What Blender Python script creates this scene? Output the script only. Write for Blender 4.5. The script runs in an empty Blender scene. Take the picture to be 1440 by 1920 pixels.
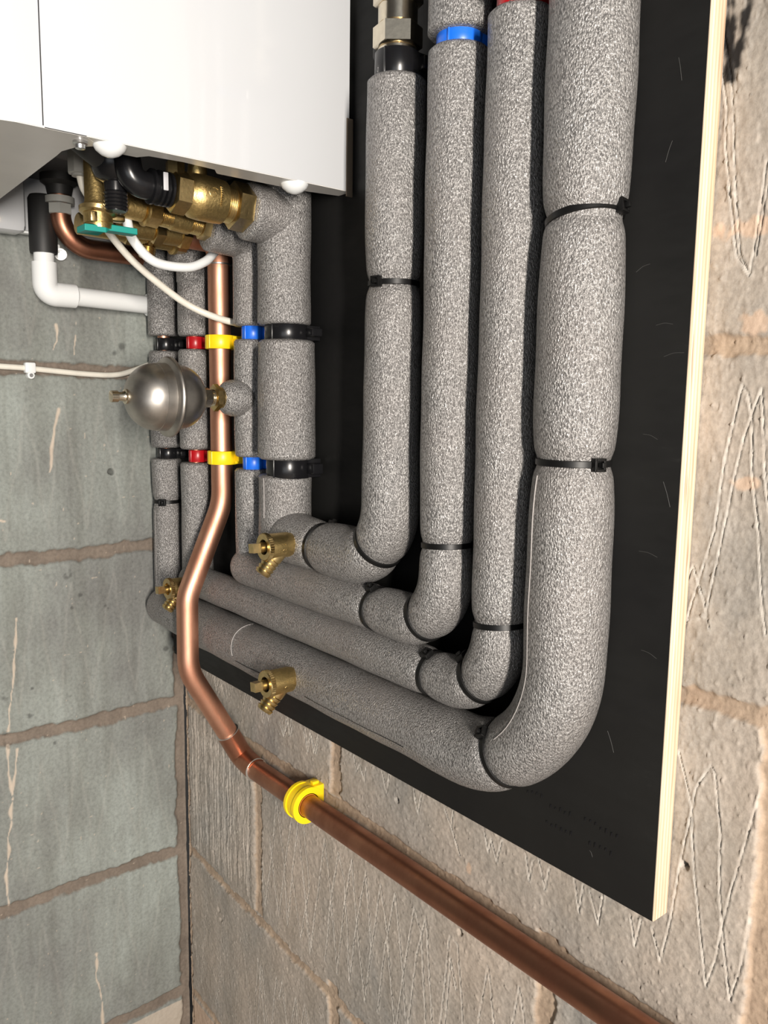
import bpy, bmesh, math, random
import numpy as np
from mathutils import Vector, Matrix
random.seed(7); rng = np.random.default_rng(11)
scene = bpy.context.scene
C = bpy.data.collections.new('plant_corner'); scene.collection.children.link(C)
PI = math.pi

# ------------------------------------------------------------------ camera, world, light, exposure
cam = bpy.data.cameras.new('camera'); camo = bpy.data.objects.new('camera', cam); C.objects.link(camo)
cam.sensor_fit = 'HORIZONTAL'; cam.sensor_width = 36; cam.lens = 1545/1440*36; cam.clip_start = .02
yaw, pitch, roll = [math.radians(a) for a in (-50.65, -7.85, -.82)]
fw = Vector((math.sin(yaw)*math.cos(pitch), math.cos(yaw)*math.cos(pitch), math.sin(pitch)))
rt = Vector((math.cos(yaw), -math.sin(yaw), 0)); dn = fw.cross(rt)
rt, dn = math.cos(roll)*rt+math.sin(roll)*dn, -math.sin(roll)*rt+math.cos(roll)*dn
mw = Matrix((rt, -dn, -fw)).transposed().to_4x4(); mw.translation = (1.04402, -.49532, .65096)
camo.matrix_world = mw; scene.camera = camo

world = bpy.data.worlds.new('world'); scene.world = world; world.use_nodes = True
wt = world.node_tree; bg = wt.nodes['Background']
tc = wt.nodes.new('ShaderNodeTexCoord'); sp = wt.nodes.new('ShaderNodeSeparateXYZ')
wt.links.new(tc.outputs['Generated'], sp.inputs[0])
cr = wt.nodes.new('ShaderNodeValToRGB'); mr = wt.nodes.new('ShaderNodeMapRange')
mr.inputs[1].default_value = -1; mr.inputs[2].default_value = 1
wt.links.new(sp.outputs['X'], mr.inputs[0]); wt.links.new(mr.outputs[0], cr.inputs[0])
e = cr.color_ramp.elements
e[0].position = .35; e[0].color = (.10, .095, .09, 1)
e[1].position = .95; e[1].color = (.80, .88, 1.0, 1)
n = e.new(.7); n.color = (.20, .20, .21, 1)
wt.links.new(cr.outputs[0], bg.inputs['Color']); bg.inputs['Strength'].default_value = .29

def area(name, loc, target, sx, sy, power, col):
    l = bpy.data.lights.new(name, 'AREA'); l.shape = 'RECTANGLE'; l.size = sx; l.size_y = sy
    l.energy = power; l.color = col
    o = bpy.data.objects.new(name, l); C.objects.link(o); o.location = loc
    o.rotation_euler = (Vector(target)-Vector(loc)).to_track_quat('-Z', 'Y').to_euler()
    return o
# unseen narrow key lamp for light from the right; added soft fill behind camera
area('right_key_lamp', (2.09, -.85, .70), (.5, 0, .55), .075, .55, 44, (1, .92, .83))
area('room_fill', (2.6, -2.4, .1), (.4, 0, .5), 1.6, 1.2, 9, (.93, .97, 1))
scene.view_settings.view_transform = 'Standard'; scene.view_settings.look = 'None'
scene.view_settings.gamma = 1; scene.view_settings.use_curve_mapping = False
scene.view_settings.exposure = .38

# ------------------------------------------------------------------ materials
def newmat(name):
    m = bpy.data.materials.new(name); m.use_nodes = True
    nt = m.node_tree; return m, nt, nt.nodes['Principled BSDF']
def node(nt, t, **k):
    n = nt.nodes.new(t)
    for a, v in k.items():
        if a.startswith('_'): n.inputs[a[1:].replace('_', ' ')].default_value = v
        else: setattr(n, a, v)
    return n
def noise(nt, scale, detail=3, rough=.5, stretch=None):
    tc = node(nt, 'ShaderNodeTexCoord'); mp = node(nt, 'ShaderNodeMapping'); nt.links.new(tc.outputs['Object'], mp.inputs[0])
    if stretch: mp.inputs['Scale'].default_value = stretch
    n = node(nt, 'ShaderNodeTexNoise', _Scale=scale, _Detail=detail, _Roughness=rough); nt.links.new(mp.outputs[0], n.inputs['Vector'])
    return n
def ramp(nt, src, stops):
    r = node(nt, 'ShaderNodeValToRGB'); nt.links.new(src, r.inputs[0]); el = r.color_ramp.elements
    while len(el) < len(stops): el.new(.5)
    for x, (p, c) in zip(el, stops): x.position = p; x.color = (*c, 1) if len(c) == 3 else c
    return r
def mix(nt, fac, a, b, mode='MIX'):
    m = node(nt, 'ShaderNodeMix', data_type='RGBA', blend_type=mode)
    for s, v in ((0, fac), (6, a), (7, b)):
        if hasattr(v, 'links'): nt.links.new(v, m.inputs[s])
        else: m.inputs[s].default_value = v if s == 0 else (*v, 1)
    return m.outputs[2]
def bump(nt, b, src, strength, dist):
    n = node(nt, 'ShaderNodeBump', _Strength=strength, _Distance=dist); nt.links.new(src, n.inputs['Height']); nt.links.new(n.outputs[0], b.inputs['Normal']); return n
def plain(name, col, rough=.5, metal=0, coat=0, spec=.5, nscale=0, nbump=0, var=0):
    m, nt, b = newmat(name)
    b.inputs['Base Color'].default_value = (*col, 1); b.inputs['Roughness'].default_value = rough
    b.inputs['Metallic'].default_value = metal; b.inputs['Coat Weight'].default_value = coat
    b.inputs['Specular IOR Level'].default_value = spec
    if nscale:
        n = noise(nt, nscale, 4)
        if nbump: bump(nt, b, n.outputs[0], .5, nbump)
        if var:
            r = ramp(nt, n.outputs[0], [(.3, tuple(c*(1-var) for c in col)), (.7, tuple(min(1, c*(1+var)) for c in col))])
            nt.links.new(r.outputs[0], b.inputs['Base Color'])
    return m
def foam_mat(name, lo, hi, tint):
    m, nt, b = newmat(name)
    n1 = noise(nt, 900, 2.0, .5, (1, 1, .6)); n2 = noise(nt, 60, 2); n3 = noise(nt, 14, 2)
    r = ramp(nt, n1.outputs[0], [(.36, lo), (.66, hi)])
    c = mix(nt, ramp(nt, n3.outputs[0], [(.4, (0, 0, 0)), (.75, (.5, .5, .5))]).outputs[0], r.outputs[0], tint)
    nt.links.new(c, b.inputs['Base Color'])
    b.inputs['Metallic'].default_value = .30
    rr = ramp(nt, n1.outputs[0], [(.4, (.48,)*3), (.62, (.26,)*3)]); nt.links.new(rr.outputs[0], b.inputs['Roughness'])
    b.inputs['Specular IOR Level'].default_value = .75
    ad = node(nt, 'ShaderNodeMath', operation='MULTIPLY_ADD'); nt.links.new(n2.outputs[0], ad.inputs[0]); ad.inputs[1].default_value = .5; nt.links.new(n1.outputs[0], ad.inputs[2])
    bump(nt, b, ad.outputs[0], 1.0, .0015)
    return m
FOAM = foam_mat('grey_pipe_foam', (.095, .092, .090), (.385, .375, .366), (.225, .203, .190))
SEAM = plain('foam_seam', (.36, .34, .33), .5)
def copper_mat(name, a, b_, r0, r1):
    m, nt, b = newmat(name)
    n = noise(nt, 35, 5, .6, (1, 1, .5)); n2 = noise(nt, 500, 2, .5, (1, 1, .12))
    r = ramp(nt, n.outputs[0], [(.3, a), (.7, b_)]); nt.links.new(r.outputs[0], b.inputs['Base Color'])
    b.inputs['Metallic'].default_value = 1
    q = ramp(nt, n.outputs[0], [(.3, (r0,)*3), (.7, (r1,)*3)]); nt.links.new(q.outputs[0], b.inputs['Roughness'])
    bump(nt, b, n2.outputs[0], .15, .0003)
    return m
COPPER = copper_mat('clean_copper', (.50, .235, .15), (.76, .42, .29), .54, .42)
COPPER_OLD = copper_mat('dull_brown_copper', (.31, .135, .085), (.50, .24, .15), .48, .36)
SOLDER = plain('solder', (.75, .74, .72), .3, 1)
BRASS = plain('brass', (.60, .45, .21), .30, 1, nscale=300, nbump=.0003, var=.12)
BRASS_CAST = plain('cast_brass', (.56, .41, .17), .42, 1, nscale=420, nbump=.0006, var=.12)
NICKEL = plain('plated_brass', (.72, .64, .50), .2, 1, nscale=200, nbump=.0002, var=.08)
STEEL = plain('brushed_steel', (.46, .43, .39), .40, 1, nscale=60, nbump=.0002, var=.22)
ZINC = plain('zinc', (.6, .6, .6), .3, 1)
BLACK = plain('black_plastic', (.008, .008, .009), .25, spec=.4)
BLACK_MATT = plain('black_rubber', (.012, .012, .012), .55)
BLUE = plain('blue_plastic', (.01, .14, .72), .35)
RED = plain('red_plastic', (.38, .006, .010), .32)
YELLOW = plain('yellow_plastic', (.93, .66, .01), .35)
TEAL = plain('teal_plastic', (.010, .27, .23), .5)
ORANGE = plain('orange_liner', (.9, .35, .05), .5)
WHITE_PL = plain('white_plastic', (.78, .80, .80), .32, coat=.2)
CREAM = plain('cream_cable', (.72, .69, .61), .42, nscale=60, var=.06)
GREYPL = plain('grey_plastic', (.30, .30, .28), .5)
PAINT = plain('white_enamel', (.56, .575, .595), .16, coat=.6, nscale=8, nbump=.0006)
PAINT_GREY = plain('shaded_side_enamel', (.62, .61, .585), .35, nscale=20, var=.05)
DARK = plain('dark_chassis', (.04, .04, .042), .5)
PANEL = None
def panel_mat():
    m, nt, b = newmat('black_phenolic_face')
    n = noise(nt, 3.2, 5, .6); n2 = noise(nt, 26, 6, .7, (.6, 1, 2.2))
    r = ramp(nt, n.outputs[0], [(.35, (.006, .006, .0062)), (.75, (.012, .012, .011))])
    s = ramp(nt, n2.outputs[0], [(.66, (0, 0, 0)), (.80, (.12, .12, .12))])
    c = mix(nt, s.outputs[0], r.outputs[0], (.07, .07, .065)); nt.links.new(c, b.inputs['Base Color'])
    q = ramp(nt, n2.outputs[0], [(.4, (.50,)*3), (.75, (.65,)*3)]); nt.links.new(q.outputs[0], b.inputs['Roughness'])
    b.inputs['Specular IOR Level'].default_value = .22
    return m
PANEL = panel_mat()
def ply_mat():
    m, nt, b = newmat('plywood_edge')
    tc = node(nt, 'ShaderNodeTexCoord'); sx = node(nt, 'ShaderNodeSeparateXYZ'); nt.links.new(tc.outputs['Object'], sx.inputs[0])
    nz = noise(nt, 7, 2); w = node(nt, 'ShaderNodeMath', operation='MULTIPLY_ADD'); nt.links.new(nz.outputs[0], w.inputs[0]); w.inputs[1].default_value = .0022; nt.links.new(sx.outputs['Y'], w.inputs[2])
    s = node(nt, 'ShaderNodeMath', operation='MULTIPLY'); nt.links.new(w.outputs[0], s.inputs[0]); s.inputs[1].default_value = 2*PI/.0036
    sn = node(nt, 'ShaderNodeMath', operation='SINE'); nt.links.new(s.outputs[0], sn.inputs[0])
    mm = node(nt, 'ShaderNodeMapRange'); nt.links.new(sn.outputs[0], mm.inputs[0]); mm.inputs[1].default_value = -1
    r = ramp(nt, mm.outputs[0], [(0, (.56, .42, .28)), (.35, (.68, .56, .41)), (1, (.72, .61, .46))])
    g = noise(nt, 120, 5, .7, (1, 1, .05)); f = ramp(nt, g.outputs[0], [(.35, (.68, .5, .4)), (.55, (1, 1, 1))])
    k = noise(nt, 40, 3, .6, (1, 2.5, .12)); kk = ramp(nt, k.outputs[0], [(.30, (.3, .12, .08)), (.36, (1, 1, 1))])
    c = mix(nt, .6, r.outputs[0], f.outputs[0], 'MULTIPLY'); c = mix(nt, .8, c, kk.outputs[0], 'MULTIPLY'); nt.links.new(c, b.inputs['Base Color'])
    b.inputs['Roughness'].default_value = .7; bump(nt, b, g.outputs[0], .4, .0008)
    return m
PLY = ply_mat()
def wall_mat(name, base, dark, light, mort, mort2, streaky, pale, light2=(.56, .53, .48)):
    """mask attribute: R mortar, G pale smear, B dark stain and painted pit shade"""
    m, nt, b = newmat(name)
    at = node(nt, 'ShaderNodeAttribute', attribute_name='mask'); sp = node(nt, 'ShaderNodeSeparateColor'); nt.links.new(at.outputs['Color'], sp.inputs[0])
    n1 = noise(nt, 5.5, 5, .6, (1, 1, .6)); n2 = noise(nt, 240, 3, .6); n3 = noise(nt, 38, 4, .6, (1, 1, streaky)); n4 = noise(nt, 16, 5, .65)
    r = ramp(nt, n1.outputs[0], [(.34, dark), (.5, base), (.68, light)])
    sp2 = ramp(nt, n2.outputs[0], [(.3, (.72,)*3), (.6, (1, 1, 1)), (.8, (1.0, .97, .93))])
    st = ramp(nt, n3.outputs[0], [(.32, (.80, .79, .77)), (.6, (1, 1, 1))])
    c = mix(nt, .8, r.outputs[0], sp2.outputs[0], 'MULTIPLY'); c = mix(nt, .85, c, st.outputs[0], 'MULTIPLY')
    rm = ramp(nt, n4.outputs[0], [(.35, mort), (.7, mort2)]); cm = mix(nt, .7, rm.outputs[0], sp2.outputs[0], 'MULTIPLY')
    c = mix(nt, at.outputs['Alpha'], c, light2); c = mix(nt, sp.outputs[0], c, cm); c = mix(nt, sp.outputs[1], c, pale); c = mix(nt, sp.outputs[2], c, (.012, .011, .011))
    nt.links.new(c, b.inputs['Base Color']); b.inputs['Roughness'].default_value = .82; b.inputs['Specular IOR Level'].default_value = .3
    ad = node(nt, 'ShaderNodeMath', operation='ADD'); nt.links.new(n2.outputs[0], ad.inputs[0]); nt.links.new(n3.outputs[0], ad.inputs[1])
    bump(nt, b, ad.outputs[0], .35, .0012)
    return m
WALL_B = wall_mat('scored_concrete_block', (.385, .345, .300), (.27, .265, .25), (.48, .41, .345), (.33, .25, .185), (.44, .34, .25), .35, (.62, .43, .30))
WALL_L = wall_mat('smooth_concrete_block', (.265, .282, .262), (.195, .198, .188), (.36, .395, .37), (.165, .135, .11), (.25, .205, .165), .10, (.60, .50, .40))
FLOOR = plain('concrete_floor', (.30, .27, .24), .8, nscale=30, nbump=.003, var=.2)

# ------------------------------------------------------------------ mesh helpers
def V(*a): return Vector(a)
class MB:
    def __init__(s): s.v = []; s.f = []
    def add(s, vs, fs):
        o = len(s.v); s.v += [tuple(p) for p in vs]; s.f += [tuple(i+o for i in f) for f in fs]; return s
    def rings(s, rings, cap0=True, cap1=True, closed=False):
        n = len(rings[0]); vs = [p for r in rings for p in r]; fs = []
        m = len(rings)
        for i in range(m if closed else m-1):
            a = i*n; b = ((i+1) % m)*n
            for j in range(n): k = (j+1) % n; fs.append((a+j, a+k, b+k, b+j))
        if not closed:
            if cap0: fs.append(tuple(range(n))[::-1])
            if cap1: fs.append(tuple((m-1)*n+j for j in range(n)))
        return s.add(vs, fs)
    def sweep(s, pts, r, n=24, cap0=True, cap1=True, ref=None):
        fr = frames(pts, ref); rs = r if hasattr(r, '__len__') else [r]*len(pts)
        return s.rings([[p+(a*math.cos(2*PI*j/n)+b*math.sin(2*PI*j/n))*q for j in range(n)] for (p, t, a, b), q in zip(fr, rs)], cap0, cap1)
    def lathe(s, prof, o, ax, n=32, rot=0, cap0=True, cap1=True):
        o = Vector(o); ax = Vector(ax).normalized(); a, b = perp(ax)
        return s.rings([[o+ax*t+(a*math.cos(rot+2*PI*j/n)+b*math.sin(rot+2*PI*j/n))*r for j in range(n)] for t, r in prof], cap0, cap1)
    def hexa(s, o, ax, t0, t1, r, rot=0, ch=.0012, n=6):
        return s.lathe([(t0, r-ch), (t0+ch*.6, r), (t1-ch*.6, r), (t1, r-ch)], o, ax, n, rot)
    def thread(s, o, ax, t0, t1, r, pitch=.0016, d=.0009, n=28):
        k = max(2, int((t1-t0)/pitch)); pr = []
        for i in range(k): t = t0+(t1-t0)*i/k; pr += [(t, r-d), (t+(t1-t0)/k*.5, r)]
        return s.lathe(pr+[(t1, r-d)], o, ax, n)
    def box(s, c, sz, bev=0, ax=None, seg=2):
        bm = bmesh.new(); bmesh.ops.create_cube(bm, size=1)
        for v in bm.verts: v.co = Vector((v.co.x*sz[0], v.co.y*sz[1], v.co.z*sz[2]))
        if bev: bmesh.ops.bevel(bm, geom=bm.edges[:], offset=bev, segments=seg, profile=.5, affect='EDGES')
        M = Matrix([Vector(q) for q in ax]).transposed() if ax else Matrix.Identity(3)
        c = Vector(c); bm.verts.ensure_lookup_table()
        vs = [c+M@v.co for v in bm.verts]; fs = [tuple(v.index for v in f.verts) for f in bm.faces]; bm.free()
        return s.add(vs, fs)
    def prism(s, poly, axis, a, b, conv):
        """extrude polygon; conv(u,v,w)->xyz"""
        n = len(poly); vs = [conv(u, v, a) for u, v in poly]+[conv(u, v, b) for u, v in poly]
        fs = [tuple(range(n)), tuple(range(n, 2*n))[::-1]]+[(i, (i+1) % n+0, (i+1) % n+n, i+n) for i in range(n)]
        return s.add(vs, [f[::-1] for f in fs])
    def build(s, name, mat, parent=None, smooth=38, bevel=0):
        me = bpy.data.meshes.new(name); org = Vector(parent['_o']) if parent is not None else Vector(s.v[0])
        if parent is None:
            a = np.array(s.v); org = Vector((a[:, 0].mean(), a[:, 1].mean(), a[:, 2].min()))
        me.from_pydata([tuple(Vector(p)-org) for p in s.v], [], s.f); me.update()
        for mm in (mat if isinstance(mat, (list, tuple)) else [mat]): me.materials.append(mm)
        bm = bmesh.new(); bm.from_mesh(me); bmesh.ops.recalc_face_normals(bm, faces=bm.faces); bm.to_mesh(me); bm.free()
        if smooth: me.shade_smooth(); me.set_sharp_from_angle(angle=math.radians(smooth))
        o = bpy.data.objects.new(name, me); C.objects.link(o)
        o['_o'] = tuple(org)
        if parent is None: o.location = org
        else:
            o.parent = parent
        if bevel:
            md = o.modifiers.new('b', 'BEVEL'); md.width = bevel; md.segments = 2; md.limit_method = 'ANGLE'; md.angle_limit = .6
        return o
def perp(t):
    r = V(0, 0, 1) if abs(t.z) < .9 else V(1, 0, 0)
    a = t.cross(r).normalized(); return a, t.cross(a).normalized()
def frames(pts, ref=None):
    pts = [Vector(p) for p in pts]; out = []; a = None
    for i, p in enumerate(pts):
        t = (pts[min(i+1, len(pts)-1)]-pts[max(i-1, 0)]).normalized()
        if a is None: a = (Vector(ref) - t*t.dot(Vector(ref))).normalized() if ref else perp(t)[0]
        else: a = (a-t*a.dot(t)).normalized()
        out.append((p, t, a, t.cross(a).normalized()))
    return out
def path(pts, rad=None, step=.003):
    """polyline with filleted corners, resampled"""
    pts = [Vector(p) for p in pts]; rad = rad or [0]*len(pts)
    if not hasattr(rad, '__len__'): rad = [rad]*len(pts)
    out = [pts[0]]
    for i in range(1, len(pts)-1):
        p, a, b = pts[i], (pts[i-1]-pts[i]).normalized(), (pts[i+1]-pts[i]).normalized()
        r = rad[i]; ang = a.angle(b)
        if r <= 0 or ang > 3.1: out.append(p); continue
        d = r/math.tan(ang/2); c = p+(a+b).normalized()*(r/math.sin(ang/2))
        s, e_ = p+a*d, p+b*d; u = s-c; w = e_-c; th = u.angle(w); k = max(4, int(th/.1))
        for j in range(k+1):
            f = j/k; out.append(c+(u*math.sin((1-f)*th)+w*math.sin(f*th))/math.sin(th))
    out.append(pts[-1]); return resample(out, step)
def resample(p, step):
    L = [0]
    for a, b in zip(p, p[1:]): L.append(L[-1]+(b-a).length)
    k = max(2, int(L[-1]/step)); out = []; j = 0
    for i in range(k+1):
        s = L[-1]*i/k
        while j < len(L)-2 and L[j+1] < s: j += 1
        f = (s-L[j])/max(1e-9, L[j+1]-L[j]); out.append(p[j].lerp(p[j+1], min(1, f)))
    return out
def spline(pts, k=10):
    P = [Vector(p) for p in pts]; P = [P[0]*2-P[1]]+P+[P[-1]*2-P[-2]]; out = []
    for i in range(1, len(P)-2):
        for j in range(k):
            t = j/k; a, b, c, d = P[i-1:i+3]
            out.append(.5*((2*b)+(c-a)*t+(2*a-5*b+4*c-d)*t*t+(3*b-a-3*c+d)*t**3))
    return out+[P[-2]]
def tag(o, label, cat, group=None):
    o['label'] = label; o['category'] = cat
    if group: o['group'] = group
    return o
def thing(name, loc, label, cat, group=None):
    o = bpy.data.objects.new(name, None); C.objects.link(o); o.location = loc; o.empty_display_size = .02
    o['_o'] = tuple(loc); return tag(o, label, cat, group)
def struct(o): o['kind'] = 'structure'; return o

# ------------------------------------------------------------------ walls as relief meshes
def vnoise(shape, cell, seed):
    r = np.random.default_rng(seed); h, w = shape; gh, gw = int(h/cell)+3, int(w/cell)+3
    g = r.random((gh, gw)); y = np.arange(h)/cell; x = np.arange(w)/cell
    yi = y.astype(int); xi = x.astype(int); fy = (y-yi); fx = (x-xi); fy = fy*fy*(3-2*fy); fx = fx*fx*(3-2*fx)
    a = g[yi][:, xi]; b = g[yi][:, xi+1]; c = g[yi+1][:, xi]; d = g[yi+1][:, xi+1]
    return (a*(1-fx)+b*fx)*(1-fy)[:, None]+(c*(1-fx)+d*fx)*fy[:, None]-.5
def fbm(shape, cell, seed, o=4):
    s = np.zeros(shape); k = 1
    for i in range(o):
        if cell < 1: break
        s += vnoise(shape, cell, seed+i*17)*k; cell /= 2; k *= .55
    return s
def seg_dist(X, Z, h, polys, reach, wob=None):
    """min distance to the polylines inside reach (m); X,Z 1-D axes"""
    D = np.full((len(Z), len(X)), 9.)
    for pl in polys:
        for (x0, z0), (x1, z1) in zip(pl, pl[1:]):
            i0, i1 = np.searchsorted(X, [min(x0, x1)-reach, max(x0, x1)+reach]); j0, j1 = np.searchsorted(Z, [min(z0, z1)-reach, max(z0, z1)+reach])
            if i1 <= i0 or j1 <= j0: continue
            gx = X[None, i0:i1]; gz = Z[j0:j1, None]
            if wob is not None: gx = gx+wob[j0:j1, i0:i1]
            dx, dz = x1-x0, z1-z0; t = np.clip(((gx-x0)*dx+(gz-z0)*dz)/(dx*dx+dz*dz+1e-12), 0, 1)
            D[j0:j1, i0:i1] = np.minimum(D[j0:j1, i0:i1], np.hypot(gx-x0-t*dx, gz-z0-t*dz))
    return D
def relief(name, X, Z, H, mask, to_world, mat, flip=False):
    nz, nx = H.shape; gx, gz = np.meshgrid(X, Z)
    co = to_world(gx, gz, H).reshape(-1, 3); idx = np.arange(nx*nz).reshape(nz, nx)
    q = np.stack([idx[:-1, :-1], idx[:-1, 1:], idx[1:, 1:], idx[1:, :-1]], -1).reshape(-1, 4)
    if flip: q = q[:, ::-1]
    me = bpy.data.meshes.new(name); me.vertices.add(len(co)); me.vertices.foreach_set('co', co.astype(np.float32).ravel())
    me.loops.add(q.size); me.loops.foreach_set('vertex_index', q.astype(np.int32).ravel())
    me.polygons.add(len(q)); me.polygons.foreach_set('loop_start', np.arange(0, q.size, 4, dtype=np.int32))
    me.update(calc_edges=True); me.shade_smooth()
    at = me.attributes.new('mask', 'FLOAT_COLOR', 'POINT')
    rgba = mask.reshape(-1, 4).astype(np.float32); at.data.foreach_set('color', rgba.ravel())
    me.materials.append(mat); o = bpy.data.objects.new(name, me); C.objects.link(o); return struct(o)
def axis(*parts):
    out = []
    for a, b, s in parts: out += list(np.arange(a, b-1e-9, s))
    return np.array(out+[parts[-1][1]])
SS = lambda a, b, x: (lambda t: t*t*(3-2*t))(np.clip((x-a)/(b-a), 0, 1))

SCR = [[(758,856),(764,828),(765,806),(772,766),(777,740),(786,728),(792,793)],[(758,877),(765,848),(770,813),(772,789),(779,741),(786,728)],[(789,739),(793,778)],[(759,507),(773,512),(781,571),(785,599),(790,631),(795,650),(798,660),(805,610),(809,586)],[(759,501),(775,570),(779,617),(786,662),(790,657),(794,640),(797,609),(803,574),(810,523),(813,510)],[(759,534),(762,545),(772,522),(776,505)],[(761,416),(768,396),(773,380),(775,361),(780,326),(785,291),(791,259),(796,281),(799,304),(804,333),(810,367),(818,414)],[(749,279),(757,258),(762,289),(767,331),(772,368),(775,395),(784,414),(787,410),(794,370),(797,329),(802,289),(808,259),(813,285),(816,313),(819,335)],[(250,272),(261,257),(270,276),(276,263),(280,276)],[(303,278),(311,256),(319,278),(328,260),(333,278)],[(396,282),(401,266),(406,276),(415,261),(417,277)],[(443,283),(451,262),(455,285)],[(492,283),(499,261),(503,282)],[(534,281),(543,266),(555,245)],[(543,266),(545,283)],[(583,284),(589,263),(592,277),(599,260),(604,281)],[(630,282),(635,260),(638,278)],[(644,283),(652,260),(655,280)],[(680,284),(686,258),(689,283)],[(695,281),(704,258),(707,283)],[(731,280),(736,258),(740,281)],[(155,292),(165,262),(173,285),(181,263),(188,288)],[(205,289),(214,259),(219,285),(227,265),(231,282)],[(254,286),(262,258),(269,290),(273,262),(278,287)],[(305,289),(312,259),(317,283),(324,259),(333,285)],[(124,291),(131,268),(137,291),(142,273)],[(294,144),(306,87),(316,12),(332,89),(345,167),(358,108),(370,18),(382,101),(395,166),(405,100),(420,15),(432,89),(444,161),(456,112),(471,9)],[(292,169),(285,123),(269,21),(262,98),(245,172),(234,99),(217,21),(206,99)],[(277,157),(265,102),(249,22),(228,115)],[(304,165),(316,92),(297,21),(280,91)],[(346,20),(359,103),(371,163),(382,136),(388,91),(393,21),(403,85),(419,164),(432,76)],[(441,16),(454,101),(466,162),(480,91),(489,21),(500,115),(512,162),(525,45)],[(471,9),(483,93),(495,163),(506,140),(516,39)],[(533,50),(545,161),(556,158),(565,71)],[(539,54),(547,139),(554,111)],[(582,83),(593,159),(605,98)],[(621,109),(629,161),(638,120)],[(8,-58),(18,-100),(26,-173),(38,-196),(49,-116),(59,-55),(65,-92),(80,-159),(83,-201),(95,-150),(101,-79),(107,-51),(114,-89),(121,-150),(133,-202)],[(136,-198),(147,-102),(155,-57),(165,-84),(178,-171)],[(184,-167),(199,-62),(202,-86),(215,-147)],[(195,-159),(207,-61),(220,-143)],[(231,-136),(242,-63),(250,-87),(255,-62),(267,-112)],[(276,-107),(285,-65),(292,-96)],[(299,-91),(305,-61),(313,-82)],[(320,19),(315,38),(309,77)]]
SCR = [[(x/1000, z/1000) for x, z in p] for p in SCR]
def zig(x0, x1, zb, zt, pitch, seed):
    r = random.Random(seed); p = []; x = x0; k = 0
    while x < x1:
        p.append((x, (zb if k % 2 else zt)+r.uniform(-.006, .006))); x += pitch*r.uniform(.35, .65); k += 1
    return p
for i in range(5): SCR.append(zig(.012+.003*i, .185, .03, .19, .014, 40+i))       # densely combed block in the corner
for i in range(3): SCR.append(zig(.01, .13, .262, .29, .02, 60+i))
SCR += [zig(.36, .6, -.19, -.06, .034, 71), zig(.84, 1.05, .27, .41, .05, 72), zig(.83, 1.05, .49, .65, .05, 73), zig(.84, 1.05, .71, .86, .05, 74), zig(.66, 1.05, .02, .16, .035, 75), zig(.66, 1.05, -.2, -.06, .035, 76), zig(.84, 1.05, .255, .4, .06, 77)]

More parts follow.
